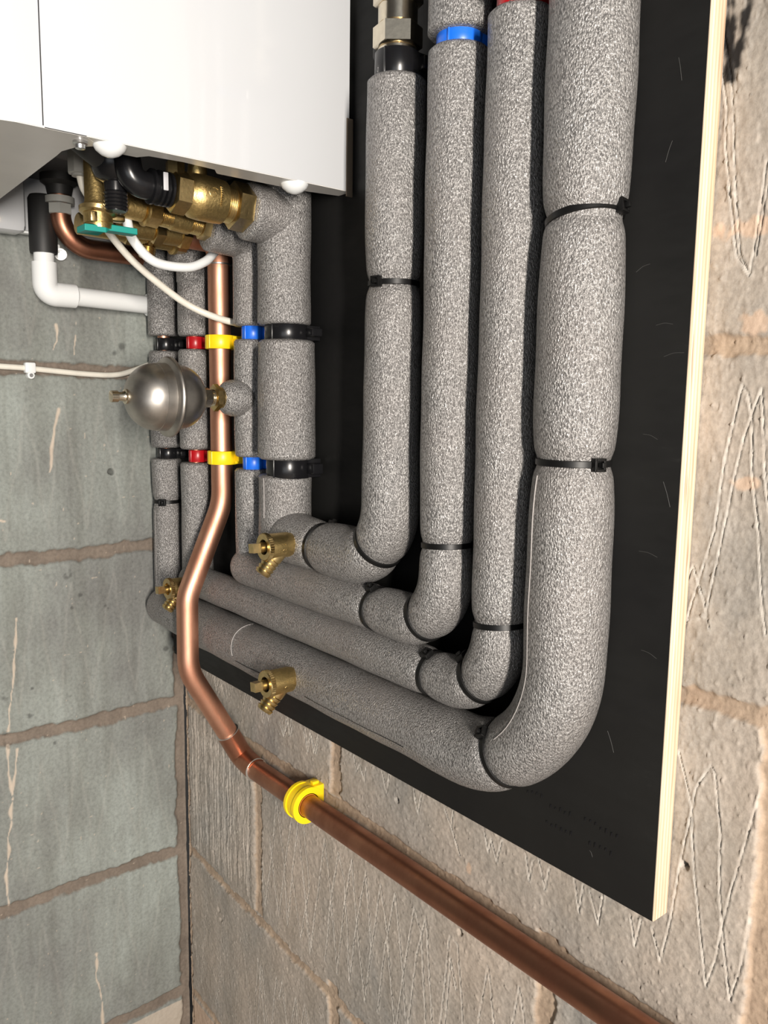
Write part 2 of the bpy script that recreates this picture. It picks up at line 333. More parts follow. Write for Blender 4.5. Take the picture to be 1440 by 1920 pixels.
def back_patch(name, X, Z, seed):
    sh = (len(Z), len(X)); gx = X[None, :]; gz = Z[:, None]
    rag = fbm(sh, 9, seed, 3)*.0035+fbm(sh, 40, seed+5, 2)*.003
    hw = .0062; mort = np.zeros(sh); J = []
    for z0, sl in ((-.225, -.03), (0, -.045), (.2235, -.018), (.45, .010), (.679, .009), (.905, 0)):
        d = np.abs(gz-(z0+sl*gx)+rag); J.append(d); mort = np.maximum(mort, 1-SS(hw-.0012, hw+.0012, d))
    zc = gz+0*gx
    rows = [(-.45, -.225, (.36, .81)), (-.225, 0, (.361, .811)), (0, .2235, (.199, .656)), (.2235, .45, (.363, .826)), (.45, .679, (.2, .90)), (.679, .95, (.36, .87))]
    for a, b, xs in rows:
        inr = (zc > a-.02*gx*0) & (zc <= b)
        for x0 in xs:
            w = .0085 if x0 < .3 else .0095
            d = np.abs(gx-x0+rag.T[:1, :1]*0+rag); m = (1-SS(w-.0012, w+.0012, d))*inr; mort = np.maximum(mort, m)
    mort = np.maximum(mort, 1-SS(.006, .009, gx+rag+0*gz))            # mortar pressed into the corner
    low = fbm(sh, 60, seed+1, 3)*.0016; fine = fbm(sh, 5, seed+2, 3)*.0006; grit = np.maximum(0, fbm(sh, 3, seed+3, 2)-.34)*.0032
    edge = fbm(sh, 7, seed+4, 3)
    # slumped lip of mortar smeared on the block edges
    blur = mort.copy()
    for _ in range(3): blur = (blur+np.roll(blur, 1, 0)+np.roll(blur, -1, 0)+np.roll(blur, 1, 1)+np.roll(blur, -1, 1))/5
    lip = np.clip(4*blur*(1-blur), 0, 1)*SS(.05, .4, edge)*.0022
    H = low+fine+grit-.0034*blur+lip*(1-mort)
    wob = (fbm(sh, 60, seed+6, 2)*.0014)
    D = seg_dist(X, Z, 0, SCR, .005, wob); n = fbm(sh, 4, seed+7, 2); blk = 1-mort
    H += blk*(-.0009*np.exp(-(D/.0006)**2)+.00045*np.exp(-((D-.0012)/.0006)**2)*(1+2.2*n))
    comb = ((gx < .19) & (gz > .01) & (gz < .215))*vnoise(sh, 3, seed+9)[:1, :]*.0016*blk
    H += comb
    pit_shade = np.zeros(sh)
    for px, pz in ((.467, .262), (.558, .171), (.080, .029), (.093, -.050), (.098, -.062), (.770, .337)):
        d = np.hypot(gx-px, gz-pz); H -= .006*(1-SS(.0022, .0034, d+fine)); pit_shade = np.maximum(pit_shade, .5*(1-SS(.0018, .0034, d+fine)))  # hollows are also darkened in the colour mask as painted shade
    pale = np.zeros(sh); dark = np.zeros(sh)
    for px, pz, rx, rz in ((.567, .239, .004, .009), (.782, .757, .02, .006), (.792, .602, .009, .004), (.79, .70, .012, .008)):
        d = np.hypot((gx-px)/rx, (gz-pz)/rz)+edge*.8; pale = np.maximum(pale, .55*(1-SS(.7, 1.1, d)))
    tarD = seg_dist(X, Z, 0, [[(.7565, .92), (.763, .86), (.7655, .845)], [(.774, .92), (.771, .87), (.768, .852)], [(.760, .92), (.764, .875)]], .012)
    dark = (1-SS(.0012, .0052, tarD+fbm(sh, 8, seed+12, 3)*.005+.001))
    dark = np.maximum(dark, pit_shade)
    pale = np.maximum(pale, .5*((gz < -.235) & (gx < .5))*(1-mort))
    pale = np.maximum(pale, .10*SS(.80, .83, gx)*(gz < .46)+0*gz)
    scr = .60*np.exp(-((D-.0003)/.0011)**2)*blk*np.clip(.75+1.2*n, .15, 1)*np.where(gx < .192, .32, 1)
    mask = np.stack([mort, np.clip(pale, 0, 1), np.clip(dark, 0, 1), scr], -1)
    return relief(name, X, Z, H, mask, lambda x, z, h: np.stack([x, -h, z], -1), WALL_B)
# the block wall behind the board: fine relief where it shows, coarser behind the panel
back_patch('wall_back', axis((0, .7, .00115), (.7, .86, .0009), (.86, 1.15, .002)), axis((-.34, -.2, .0015), (-.2, .3, .00105), (.3, .93, .0013), (.93, 1.3, .004)), 3)

def left_patch():
    Y = axis((-.62, -.32, .003), (-.32, .0, .0012)); Z = axis((-.34, .86, .0012), (.86, 1.3, .004)); sh = (len(Z), len(Y)); gy = Y[None, :]; gz = Z[:, None]
    rag = fbm(sh, 10, 91, 3)*.0045+fbm(sh, 45, 95, 2)*.005; mort = np.zeros(sh)
    for z0 in (-.226, 0, .224, .450, .679, .905):
        d = np.abs(gz-z0+rag); mort = np.maximum(mort, 1-SS(.0068, .0092, d))
    mort = np.maximum(mort, 1-SS(.013, .0155, -gy-rag+0*gz))
    blur = mort.copy()
    for _ in range(3): blur = (blur+np.roll(blur, 1, 0)+np.roll(blur, -1, 0)+np.roll(blur, 1, 1)+np.roll(blur, -1, 1))/5
    st = vnoise((len(Z), len(Y)), 6, 5)*0+vnoise((4, len(Y)), 4, 77)[:1, :]*.0005
    H = fbm(sh, 70, 31, 3)*.0016+fbm(sh, 6, 32, 3)*.0007+st-.0042*blur
    S = [[(-158,632),(-163,611),(-169,585),(-172,555)],[(-237,217),(-237,182),(-235,146),(-240,105),(-246,50),(-245,6)],[(-226,210),(-230,180),(-236,146)],[(-138,-109),(-137,-149),(-133,-184),(-132,-240)],[(-159,733),(-158,714),(-162,704)],[(-136,722),(-138,699)],[(-220,377),(-226,310),(-236,237)],[(-233,500),(-227,498)]]
    w = np.abs(vnoise((len(Z), 8), 14, 8)[:, :1])*.006+.0006
    D = seg_dist(Y, Z, 0, [[(a/1000, b/1000) for a, b in p] for p in S], .01, fbm(sh, 14, 44, 2)*.003)
    pale = .8*(1-SS(.3, 1.1, D/w))
    sc = [zig(-.30, -.03, a+.03, a+.19, .05, i) for i, a in enumerate((-.226, 0, .224, .45, .679))]
    D2 = seg_dist(Y, Z, 0, sc, .004, fbm(sh, 40, 45, 2)*.006)
    scr = .09*np.exp(-(D2/.0016)**2); pale = np.maximum(pale, .55*(gz < -.238)*(1-mort))
    fl = fbm(sh, 5, 61, 2); pale = np.maximum(pale, .5*SS(.60, .66, fl))
    dark = .5*SS(.62, .9, fbm(sh, 12, 62, 4)+.35*fbm(sh, 90, 63, 2)); 
    for py, pz, r in ((-.096, .552, .0042), (-.027, .304, .004), (-.076, .712, .005), (-.087, .703, .004), (-.141, .396, .003), (-.205, .285, .002)):
        d = np.hypot(gy-py, gz-pz)+fl*.002
        if r == .0042: H -= .006*(1-SS(.003, .0046, d)); dark = np.maximum(dark, .6*(1-SS(.003, .0046, d)))  # the one deep pit gets its shade painted into the mask too
        else: dark = np.maximum(dark, .55*(1-SS(.4*r, r*1.3, d)))
    # grimy patch low down by the corner
    g = (1-SS(.0, .035, np.abs(gy+.03)))*(1-SS(.0, .05, np.abs(gz-.335)))*SS(-.05, .25, fbm(sh, 22, 66, 3)); dark = np.maximum(dark, .35*g)
    mask = np.stack([mort, np.clip(pale, 0, 1), np.clip(dark, 0, 1), scr], -1)
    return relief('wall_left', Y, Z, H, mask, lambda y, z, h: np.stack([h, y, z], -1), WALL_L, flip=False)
left_patch()
f = MB().box((1.0, -.95, -.36), (2.6, 2.6, .04)).build('floor', FLOOR); struct(f)

# ------------------------------------------------------------------ the black backing board
bd = thing('backing_board', (.383, 0, .297), 'black film-faced plywood board screwed to the block wall behind all the pipes', 'board')
MB().box((.3835, -.0095, .848), (.751, .0170, 1.102), .0006).build('panel', PANEL, bd)
pe = MB().box((.7592, -.0095, .848), (.0012, .0165, 1.101), .0002).build('plywood_edge', PLY, bd); pe['label'] = 'raw pale plywood edge'
mk = MB()
for (x0, z0, n_, dz) in ((.645, .347, 4, .004), (.668, .345, 5, .0), (.70, .347, 7, -.001), (.665, .330, 6, .0), (.705, .331, 5, .0)):
    for i in range(n_): mk.box((x0+i*.0046, -.0182, z0+dz*i*.2+random.uniform(-.001, .001)), (.0011, .0007, random.uniform(.002, .0042)), .0002)
mk.build('stamped_marks', BLACK, bd)
SCUFF = plain('scuffed_film', (.045, .045, .043), .6)
for (x, z, dx, dz) in ((.718, .735, .010, .004), (.735, .80, .004, .012), (.742, .68, .014, .002), (.730, .63, .011, -.003), (.747, .60, .006, -.016), (.732, .552, .014, -.002), (.715, .42, .006, -.014), (.70, .345, .0, -.0), (.738, .485, .012, -.003), (.735, .70, .012, 0), (.74, .86, .003, -.014), (.705, .325, .003, -.004)):
    if dx or dz: MB().sweep(spline([(x, -.01802, z), (x+dx*.5, -.01806, z+dz*.5+.001), (x+dx, -.01802, z+dz)], 5), .00018, 5).build('scuff_mark', SCUFF, bd)

# ------------------------------------------------------------------ foam sleeves, cable ties, clips
SL = {}
def sleeve(parent, pts, r, ties=(), round0=False, round1=False, pinch=.12, seed=0, name='foam_sleeve', n=56):
    """r: number or list of (fraction, radius)"""
    P = resample([Vector(p) for p in pts], .0022); m = len(P); L = [0]
    for a, b in zip(P, P[1:]): L.append(L[-1]+(b-a).length)
    S = np.array(L); R = np.interp(S/S[-1], [q[0] for q in r], [q[1] for q in r]) if hasattr(r, '__len__') else np.full(m, float(r))
    base = R.copy(); rr = random.Random(seed); ph = rr.uniform(0, 6)
    R = R*(1+.012*np.sin(S*38+ph)+.008*np.sin(S*91+ph*2)); info = []
    for tp in ties:
        i = min(range(m), key=lambda k: (P[k]-Vector(tp)).length); s = S[i]
        R = R*(1-pinch*np.exp(-((S-s)/.0062)**2)-.05*np.exp(-((S-s)/.020)**2)); info.append(i)
    for on, d in ((round0, S), (round1, S[-1]-S)):
        k = base[0]*.9 if on else .0028; u = np.clip(d/k, 0, 1); R = R*((.12 if on else .90)+(.88 if on else .10)*np.sqrt(1-(1-u)**2))
    fr = frames(P); mb = MB(); rings = []
    for i, (p, t, a, b) in enumerate(fr):
        wa = 1+.01*math.sin(S[i]*23+ph); wb = 2-wa
        rings.append([p+(a*math.cos(2*PI*j/n)*wa+b*math.sin(2*PI*j/n)*wb)*R[i] for j in range(n)])
    mb.rings(rings); o = mb.build(name, FOAM, parent, smooth=60)
    SL[seed] = (fr, R)
    return o, [(fr[i], R[i]) for i in info]
TIE = plain('black_nylon', (.005, .005, .005), .42, spec=.3)
def cable_tie(info, label, head=None, group='black cable ties holding the foam', tilt=(0, 0, 0), lift=.0003):
    (p, t, a, b), r = info; t = (t+Vector(tilt)).normalized(); a = (a-t*a.dot(t)).normalized(); b = t.cross(a)
    o = thing('cable_tie', tuple(p), label, 'cable tie', group); mb = MB(); w = .0024; th = .0013; N = 64; rr = r+lift
    rings = []
    for j in range(N):
        d = a*math.cos(2*PI*j/N)+b*math.sin(2*PI*j/N)
        rings.append([p+d*(rr)+t*w, p+d*(rr+th)+t*w*.8, p+d*(rr+th)-t*w*.8, p+d*(rr)-t*w])
    mb.rings(rings, closed=True); mb.build('strap', TIE, o)
    if head is not None:
        h = Vector(head); h = (h-t*h.dot(t)).normalized(); q = t.cross(h).normalized(); c = p+h*(rr+.0028)
        mb = MB(); s1, s2, s3 = .0048, .0090, .0080     # hollow square head
        for dx, dz, sx, sz in ((-.0034, 0, .0019, .0088), (.0034, 0, .0019, .0088), (0, .0034, .0088, .0019), (0, -.0034, .0088, .0019)):
            mb.box(c+q*dx+t*dz, (sx, s1, sz), .0004, ax=(q, h, t))
        mb.box(c-h*.0012, (.006, .0015, .006), 0, ax=(q, h, t))
        mb.box(c+h*.0028+q*.001, (.0030, .004, .0034), .0004, ax=(q, h, t)); mb.build('head', TIE, o)
    return o
def seam(parent, pts, r=.0005, mat=None):
    return MB().sweep(spline(pts, 8), r, 6).build('foam_seam', mat or SEAM, parent)
def seam_on(parent, seed, keep, dirf, r=.0006, mat=None):
    fr, Rr = SL[seed]; pts = []
    for i in range(0, len(fr), 3):
        p, t, a, b = fr[i]
        if keep(p): d = Vector(dirf(p, t)); d = (d-t*d.dot(t)).normalized(); pts.append(p+d*(Rr[i]*1.004))
    return MB().sweep(pts, r, 6).build('foam_seam', mat or SEAM, parent)
YP = -.047   # centre line of the lagged pipes
def clip(x, y, z, r, h, mat, label, group, lug=0, liner=None):
    o = thing('pipe_clip', (x, -.018, z-h/2), label, 'pipe clip', group)
    m = MB(); N = 40; a0 = math.radians(118); rings = []          # open collar, mouth hidden behind a hinged front
    prof = [(r-.0022, -h/2), (r-.0022, h/2), (r-.0006, h/2), (r, h/2-.0008), (r, -h/2+.0008), (r-.0006, -h/2)]
    for j in range(N): d = V(math.cos(2*PI*j/N), math.sin(2*PI*j/N), 0); rings.append([V(x, y, z)+d*q+V(0, 0, k) for q, k in prof])
    m.rings(rings, closed=True); m.build('collar', mat, o)
    b = MB(); dep = abs(y+.018)
    b.box((x, -.018-dep*.5+.0005, z), (r*1.75, max(.004, dep-.001-r*.25), h*.94), .0008)
    if lug: b.box((x+r+lug*.5-.002, y+.014, z), (lug+.004, .012, h*.5), .0008)
    b.build('base', mat, o)
    t = MB().box((x+r*.30, y-r*.955, z), (.0030, .0016, h*.98), .0004, ax=((.95, -.3, 0), (.3, .95, 0), (0, 0, 1))); t.build('catch', mat, o)
    return o

# ---- loop 4, outermost and widest
L4 = thing('lagged_pipe', (.697, YP, .35), 'widest foam-lagged pipe, outermost U loop nearest the raw edge of the black board', 'pipe')
xa = .0485
for z0, z1, sd in ((.7245, .80, 1), (.5850, .7060, 2)): sleeve(L4, [(xa, YP+.005, z0), (xa, YP+.005, z1)], .0186, seed=sd)
_, tA = sleeve(L4, [(xa+.002, YP+.005, .385), (xa, YP+.005, .571)], .0186, ties=[(xa, YP, .5165)], seed=3)
sleeve(L4, path([(xa, YP+.005, .79), (xa, YP+.005, .817), (xa, YP-.022, .817)], .016), .0178, seed=4)
P4 = path([(.022, YP+.001, .376), (.697, YP, .376), (.697, YP, .93), (.699, YP, 1.06)], [0, .096, 0, 0])
_, t4 = sleeve(L4, P4, [(0, .0235), (.10, .027), (.40, .0272), (.52, .0285), (.62, .0285), (.70, .0275), (1, .0285)], ties=[(.6517, YP, .3834), (.697, YP, .611), (.697, YP, .7680)], round0=True, pinch=.09, seed=5)
MB().sweep([V(xa, YP+.005, .376), V(xa, YP+.005, .82)], .0075, 20).build('copper_pipe', COPPER, L4)
# ---- loop 3
L3 = thing('lagged_pipe', (.637, YP, .41), 'foam-lagged pipe second from the right, with a red clip at its top', 'pipe')
xb = .1325
for z0, z1, sd in ((.7202, .80, 11), (.5876, .7048, 12), (.435, .5715, 13)): sleeve(L3, [(xb, YP+.005, z0), (xb, YP+.005, z1)], .0186, seed=sd)
sleeve(L3, path([(xb, YP+.005, .78), (xb, YP+.005, .812), (xb, YP-.018, .818)], .018), .0186, seed=14)
P3 = path([(.112, YP+.001, .4275), (.637, YP, .4275), (.637, YP, .9105)], [0, .05, 0])
_, t3 = sleeve(L3, P3, [(0, .0185), (.35, .0195), (.5, .0212), (.58, .0225), (1, .0230)], ties=[(.5647, YP, .4275), (.6165, YP, .4370), (.637, YP, .4865)], round0=True, pinch=.10, seed=15)
sleeve(L3, [(.637, YP, .9260), (.637, YP, 1.06)], .0235, seed=16)
MB().sweep([V(.637, YP, .9), V(.637, YP, 1.0)], .011, 20).build('copper_pipe', COPPER, L3)
MB().sweep([V(xb, YP+.005, .43), V(xb, YP+.005, .82)], .0075, 20).build('copper_pipe', COPPER, L3)
# ---- loop 2
L2 = thing('lagged_pipe', (.577, YP, .45), 'foam-lagged pipe third from the right, with a blue clip near its top', 'pipe')
xd = .2655
for z0, z1, sd in ((.7240, .80, 21), (.5870, .7102, 22), (.470, .5738, 23)): sleeve(L2, [(xd, YP+.005, z0), (xd, YP+.005, z1)], .0186, seed=sd)
sleeve(L2, path([(xd, YP+.005, .78), (xd, YP+.005, .812), (xd, YP-.045, .816)], .020), [(0, .0186), (.5, .0205), (1, .0200)], seed=24)
P2 = path([(.246, YP+.001, .4665), (.577, YP, .4665), (.577, YP, .9045)], [0, .046, 0])
_, t2 = sleeve(L2, P2, [(0, .0212), (.3, .0215), (.45, .0225), (1, .0232)], ties=[(.4895, YP, .4665), (.5535, YP, .4725), (.577, YP, .5355)], round0=True, pinch=.10, seed=25)
sleeve(L2, [(.577, YP, .9140), (.577, YP, 1.06)], .0240, seed=26)
MB().sweep([V(.577, YP, .9), V(.577, YP, 1.0)], .011, 20).build('copper_pipe', COPPER, L2)
MB().sweep([V(xd, YP+.005, .47), V(xd, YP+.005, .82)], .0075, 20).build('copper_pipe', COPPER, L2)
# knob of foam over the tee to the vessel
MB().lathe([(0, .006), (.001, .0125), (.005, .0165), (.012, .0190), (.020, .0195), (.028, .0185), (.034, .016)], (xd, -.0790, .649), (0, 1, 0), 48).build('tee_sleeve', FOAM, L2, smooth=60)
# ---- loop 1, innermost
L1 = thing('lagged_pipe', (.506, YP, .48), 'innermost foam-lagged pipe loop topped by a plated compression fitting', 'pipe')
xe = .339
for z0, z1, r_, sd in ((.5895, .7060, .0282, 32), (.505, .5735, .0270, 33)): sleeve(L1, [(xe+(.003 if sd == 32 else 0), YP, z0), (xe+(.003 if sd == 32 else 0), YP, z1)], r_, seed=sd)
sleeve(L1, [(xe-.001, YP, .7205), (xe-.001, YP, .850)], .0262, seed=34); sleeve(L1, [(xe-.001, YP+.004, .8210), (xe-.001, YP-.0425, .8235)], .0265, seed=36)
P1 = path([(.338, YP-.005, .5135), (.40, YP, .509), (.506, YP, .509), (.506, YP, .9030)], [0, .02, .052, 0])
_, t1 = sleeve(L1, P1, [(0, .0262), (.15, .0255), (.3, .0262), (.5, .0240), (1, .0243)], ties=[(.4060, YP, .509), (.489, YP, .526), (.506, YP, .7445)], round0=True, pinch=.11, seed=35)
MB().sweep([V(xe, YP, .51), V(xe, YP, .82)], .014, 24).build('copper_pipe', COPPER, L1)
cf = MB(); o_ = (.506, YP, .8915)
cf.hexa(o_, (0, 0, 1), .0300, .0345, .0158, n=32); cf.hexa(o_, (0, 0, 1), .0345, .0520, .0198, rot=.35, ch=.0022)
cf.hexa(o_, (0, 0, 1), .0520, .0665, .0160, n=12, ch=.001); cf.hexa(o_, (0, 0, 1), .0665, .082, .0200, rot=.25, ch=.002); cf.lathe([(.08, .0145), (.16, .0145)], o_, (0, 0, 1))
cf.build('compression_fitting', NICKEL, L1)
MB().sweep([V(.506, YP, .9), V(.506, YP, 1.0)], .0112, 20).build('copper_pipe', COPPER, L1)
lv = MB().box((.480, YP+.004, .932), (.010, .012, .012), .003); lv.box((.487, YP+.002, .9215), (.006, .006, .010), .002); lv.build('lever', BLACK_MATT, L1)

cable_tie(t4[0], 'black cable tie at the bottom bend of the widest lagged pipe', (-.9, -.75, .4))
cable_tie(t4[1], 'black cable tie midway up the widest lagged pipe, head on its right', (.96, -.27, 0))
cable_tie(t4[2], 'upper tilted black cable tie on the widest lagged pipe', (.99, .13, 0), tilt=(-.20, .04, 0))
cable_tie(t3[0], 'black cable tie on the lower run of the red-clipped lagged pipe', (0, -.5, 1))
cable_tie(t3[1], 'black cable tie at the bottom bend of the red-clipped lagged pipe', (-.6, -.35, .7))
cable_tie(t3[2], 'black cable tie low on the upright of the red-clipped lagged pipe', (-1, .3, 0), tilt=(-.12, .03, 0))
cable_tie(t2[0], 'black cable tie on the lower run of the blue-clipped lagged pipe', (0, -.4, 1))
cable_tie(t2[1], 'black cable tie at the bottom bend of the blue-clipped lagged pipe', (-.5, .5, .8))
cable_tie(t2[2], 'black cable tie low on the upright of the blue-clipped lagged pipe', (-.8, .8, 0), tilt=(-.08, .03, 0))
cable_tie(t1[0], 'black cable tie between the drain valve and the innermost bend', (0, .6, 1))
cable_tie(t1[1], 'black cable tie at the bend of the innermost lagged pipe', (-.7, .1, .7))
cable_tie(t1[2], 'black cable tie midway up the innermost lagged pipe, head at its left', (.20, -.98, 0))
cable_tie(tA[0], 'black cable tie on the leftmost thin lagged pipe beside the grey wall', (.71, -.70, 0))

# seams and joints in the foam
def inner4(p, t):
    inn = V(0, -1, 0).cross(t); inn = inn if inn.dot(V(.55, 0, .62)-V(p.x, 0, p.z)) > 0 else -inn
    return inn*.40+V(0, -.92, 0)
seam_on(L4, 5, lambda p: p.x > .66 and p.z < .604, inner4, .0004)
seam_on(L4, 3, lambda p: p.z < .51, lambda p, t: (.12, -1, 0), .0003)
seam_on(L4, 5, lambda p: .275 < p.x < .375 and p.z < .40, lambda p, t: (0, -1, -.32), .0004, BLACK_MATT)
seam_on(L4, 5, lambda p: .412 < p.x < .56 and p.z < .40, lambda p, t: (0, -1, -.34), .0004, BLACK_MATT)
seam_on(L1, 33, lambda p: p.z > .53, lambda p, t: (.10, -1, 0), .0005)
ang = [math.radians(a) for a in range(-8, 92, 9)]
seam(L4, [(.2725-.004*math.sin(a*2), YP-.0268*math.cos(a), .376+.0268*math.sin(a)) for a in ang], .0005)

# ---- plastic pipe clips
BK = 'black clips on the lagged pipes'
clip(.506, YP, .9128, .0182, .0200, BLACK, 'black pipe clip under the plated compression fitting', None, .006)
clip(.577, YP, .9095, .0172, .0130, BLUE, 'bright blue pipe clip near the top, between two foam sleeves', None)
clip(.637, YP, .9182, .0172, .0150, RED, 'bright red pipe clip at the top edge beside the widest lagged pipe', None)
clip(xe+.004, YP, .7132, .0222, .0150, BLACK, 'upper wide black clip below the brass valves, right of the blue clip', None, .010)
clip(xe+.006, YP, .5812, .0222, .0200, BLACK, 'lower wide black clip just above the elbow with the drain valve', None, .010)
clip(xd+.003, YP+.005, .7171, .0118, .0138, BLUE, 'upper small blue clip left of the wide black clip', None, .004)
clip(xd+.003, YP+.005, .5804, .0118, .0138, BLUE, 'lower small blue clip beneath the steel vessel, by the copper pipe', None, .004)
clip(xb+.003, YP+.005, .7125, .0105, .0140, RED, 'upper small dark red clip above the steel vessel', None, .004)
clip(xb+.004, YP+.005, .5795, .0105, .0140, RED, 'lower small dark red clip below the steel vessel', None, .004)
clip(xa+.006, YP+.005, .7140, .0130, .0150, BLACK, 'upper small black clip, leftmost of the upper row', None, .008)
clip(xa+.006, YP+.005, .5780, .0130, .0130, BLACK, 'lower small black clip, leftmost of the lower row', None, .008)

# ---- bare copper gas pipe
cx = .198
G = thing('copper_pipe', (cx, -.02, .2), 'bare copper pipe curving out over the lagged runs and down along the wall', 'pipe')
gp = path([(cx, -.0435, .795), (cx, -.0425, .53), (cx-.001, -.0880, .425), (cx, -.0890, .338), (cx+.001, -.0290, .232)], [0, .070, .050, .060, 0], .003)
MB().sweep(gp, .0122, 32).build('upright', COPPER, G)
MB().sweep([V(.213, -.0205, .2112), V(1.25, -.0205, .2150)], .0122, 36).build('lower_run', COPPER_OLD, G)
el = MB().sweep(path([(cx+.0005, -.0400, .2515), (cx+.0010, -.0215, .2170), (.232, -.0205, .2110)], [0, .012, 0], .002), .0135, 32); el.build('elbow_fitting', COPPER_OLD, G)
def ring(p, ax, r, w=.0009): return MB().lathe([(-w, r-.0008), (-w*.6, r+w*.4), (w*.6, r+w*.4), (w, r-.0008)], p, ax, 36)
ring((cx+.0005, -.0398, .2520), (.03, .47, -.88), .0138).build('solder_ring', SOLDER, G)
ring((.2325, -.0205, .2111), (1, 0, 0), .0138).build('solder_ring', SOLDER, G)
ring((cx, -.0435, .7950), (0, 0, 1), .0138, .0012).build('solder_ring', SOLDER, G)
MB().sweep(path([(cx, -.0435, .795), (cx, -.0435, .820), (cx, -.080, .8215)], [0, .014, 0], .002), .0136, 30).build('elbow_fitting', COPPER, G)
clip(cx+.001, -.0432, .7105, .0168, .0150, YELLOW, 'upper yellow clip around the copper pipe beside the vessel', None, .006)
clip(cx+.002, -.0428, .5818, .0168, .0150, YELLOW, 'lower yellow clip around the copper pipe beneath the vessel', None, .006)
# yellow wall clip on the low run
y0 = thing('pipe_clip', (.335, 0, .20), 'yellow hinged clip holding the copper pipe on the block wall', 'pipe clip')
m = MB(); cx0, cz0 = -.0205, .2118; w0, w1 = .324, .343
def hoop(m, r0, r1, xa_, xb_, a0, a1, k=40):
    rings = []
    for i in range(k+1):
        a = math.radians(a0+(a1-a0)*i/k); d = (math.cos(a), math.sin(a))
        rings.append([V(xa_, cx0+d[0]*r0, cz0+d[1]*r0), V(xa_, cx0+d[0]*r1, cz0+d[1]*r1), V(xb_, cx0+d[0]*r1, cz0+d[1]*r1), V(xb_, cx0+d[0]*r0, cz0+d[1]*r0)])
    return m.rings(rings)
hoop(m, .0126, .0190, w0+.002, w1-.002, 25, 335); hoop(m, .0126, .0203, w0, w0+.004, 25, 335); hoop(m, .0126, .0203, w1-.004, w1+.0006, 25, 335); m.build('collar', YELLOW, y0)
m = MB().box(((w0+w1)/2, -.0102, cz0+.0012), (w1-w0, .0204, .0356), .0008)
m.box(((w0+w1)/2+.004, -.0090, cz0+.0215), (.006, .008, .0035), .0006); m.build('base', YELLOW, y0)
hoop(MB(), .0121, .0136, w0+.001, w1+.0006, 0, 360).build('liner', ORANGE, y0)

# ---- drain valves
def drain_valve(x, y, z, label, s=1.0):
    o = thing('drain_valve', (x, y, z), label, 'drain valve'); ax = (0, -1, 0); p = (x, y, z)
    r = .0098*s
    b = MB().lathe([(-.012, .0085*s), (0, .0092*s), (.001, r), (.018*s, r*1.02), (.0195*s, r*1.02), (.0200*s, r*.94)], p, ax, 40); 
    # K-shaped mark raised on the side
    kx = x+r*.985
    for a, c_ in (((.0080, .0030), (.0080, -.0030)), ((.0080, 0), (.0105, .0030)), ((.0080, 0), (.0105, -.0030))):
        b.sweep([V(kx-.0002, y-a[0]*s, z+a[1]), V(kx-.0002, y-c_[0]*s, z+c_[1])], .0004, 6)
    b.build('body', BRASS_CAST, o)
    k = MB(); N = 72; rg = []
    for t, rr, kn in ((.0185, .0102, 0), (.0190, .0106, .00035), (.0222, .0106, .00035), (.0228, .0100, 0), (.0224, .0060, 0), (.0200, .0058, 0)):
        rg.append([V(x+math.cos(2*PI*j/N)*(rr+(kn if j % 2 else -kn))*s, y-t*s, z+math.sin(2*PI*j/N)*(rr+(kn if j % 2 else -kn))*s) for j in range(N)])
    k.rings(rg).build('knurled_cap', BRASS, o)
    q = MB().lathe([(.018*s, .0040*s), (.0265*s, .0040*s), (.027*s, .0034*s)], p, ax, 20); q.hexa(p, ax, .0265*s, .0335*s, .0050*s, rot=.9, ch=.0006, n=4); q.build('spindle', BRASS, o)
    h = V(-.10, -.62, -.78).normalized(); st = V(x, y-.0065*s, z-.002)
    t = MB().lathe([(0, .0075*s), (.011*s, .0068*s), (.0125*s, .0060*s)], st, h, 28)
    pr = []
    for i in range(4): a = .0125+.0033*i; pr += [(a*s, .0056*s), (a*s+.0006, .0068*s), ((a+.0031)*s, .0057*s)]
    t.lathe(pr+[(.0258*s, .0052*s), (.0260*s, .0036*s)], st, h, 28); t.build('hose_tail', BRASS, o); return o
drain_valve(.384, -.0725, .5110, 'brass drain valve in front of the innermost lagged elbow', 1.22)
drain_valve(.387, -.0725, .3780, 'lowest brass drain valve, hanging past the black board edge', 1.25)
drain_valve(.150, -.0640, .4250, 'brass drain valve half hidden behind the curved copper pipe', 1.18)

# ---- steel shock vessel
vx, vz = .2655, .6492
ves = thing('expansion_vessel', (vx, -.137, vz-.045), 'small round brushed steel shock vessel in front of the copper pipe', 'vessel')
VS = lambda P: [(-.1385+(t+.137)*.92, r*.915) for t, r in P]
prof = [(-.0935, .006), (-.0935, .009)]
R0 = .0355
for i in range(13): a = math.radians(8+i*6.8); prof.append((-.0935-.030*(1-math.cos(a))/1.0-.004, .009+(R0-.009)*math.sin(a)))
prof += [(-.1315, .0358), (-.1345, .0365)]
MB().lathe(VS(prof), (vx, 0, vz), (0, 1, 0), 72, cap1=False).build('rear_dome', STEEL, ves, smooth=50)
pr = [(-.1330, .0350), (-.1335, .0420), (-.1350, .0436), (-.1372, .0436), (-.1390, .0420), (-.1400, .0385), (-.1410, .0368)]
MB().lathe(VS(pr), (vx, 0, vz), (0, 1, 0), 72, cap0=False, cap1=False).build('rim', STEEL, ves, smooth=50)
pr = [(-.1395, .0368), (-.1510, .0364), (-.1512, .0360)]
for i in range(1, 14): a = math.radians(i*6.6); pr.append((-.1512-.0315*math.sin(a), .0360*math.cos(a)+.0))
MB().lathe(VS(pr), (vx, 0, vz), (0, 1, 0), 72, cap0=False).build('front_dome', STEEL, ves, smooth=50)
st = MB().lathe(VS([(-.180, .0080), (-.184, .0080), (-.1845, .0060), (-.187, .0050), (-.1915, .0046), (-.1920, .0062), (-.1990, .0062), (-.1995, .0046)]), (vx, 0, vz), (0, 1, 0), 24); st.build('air_valve', NICKEL, ves)
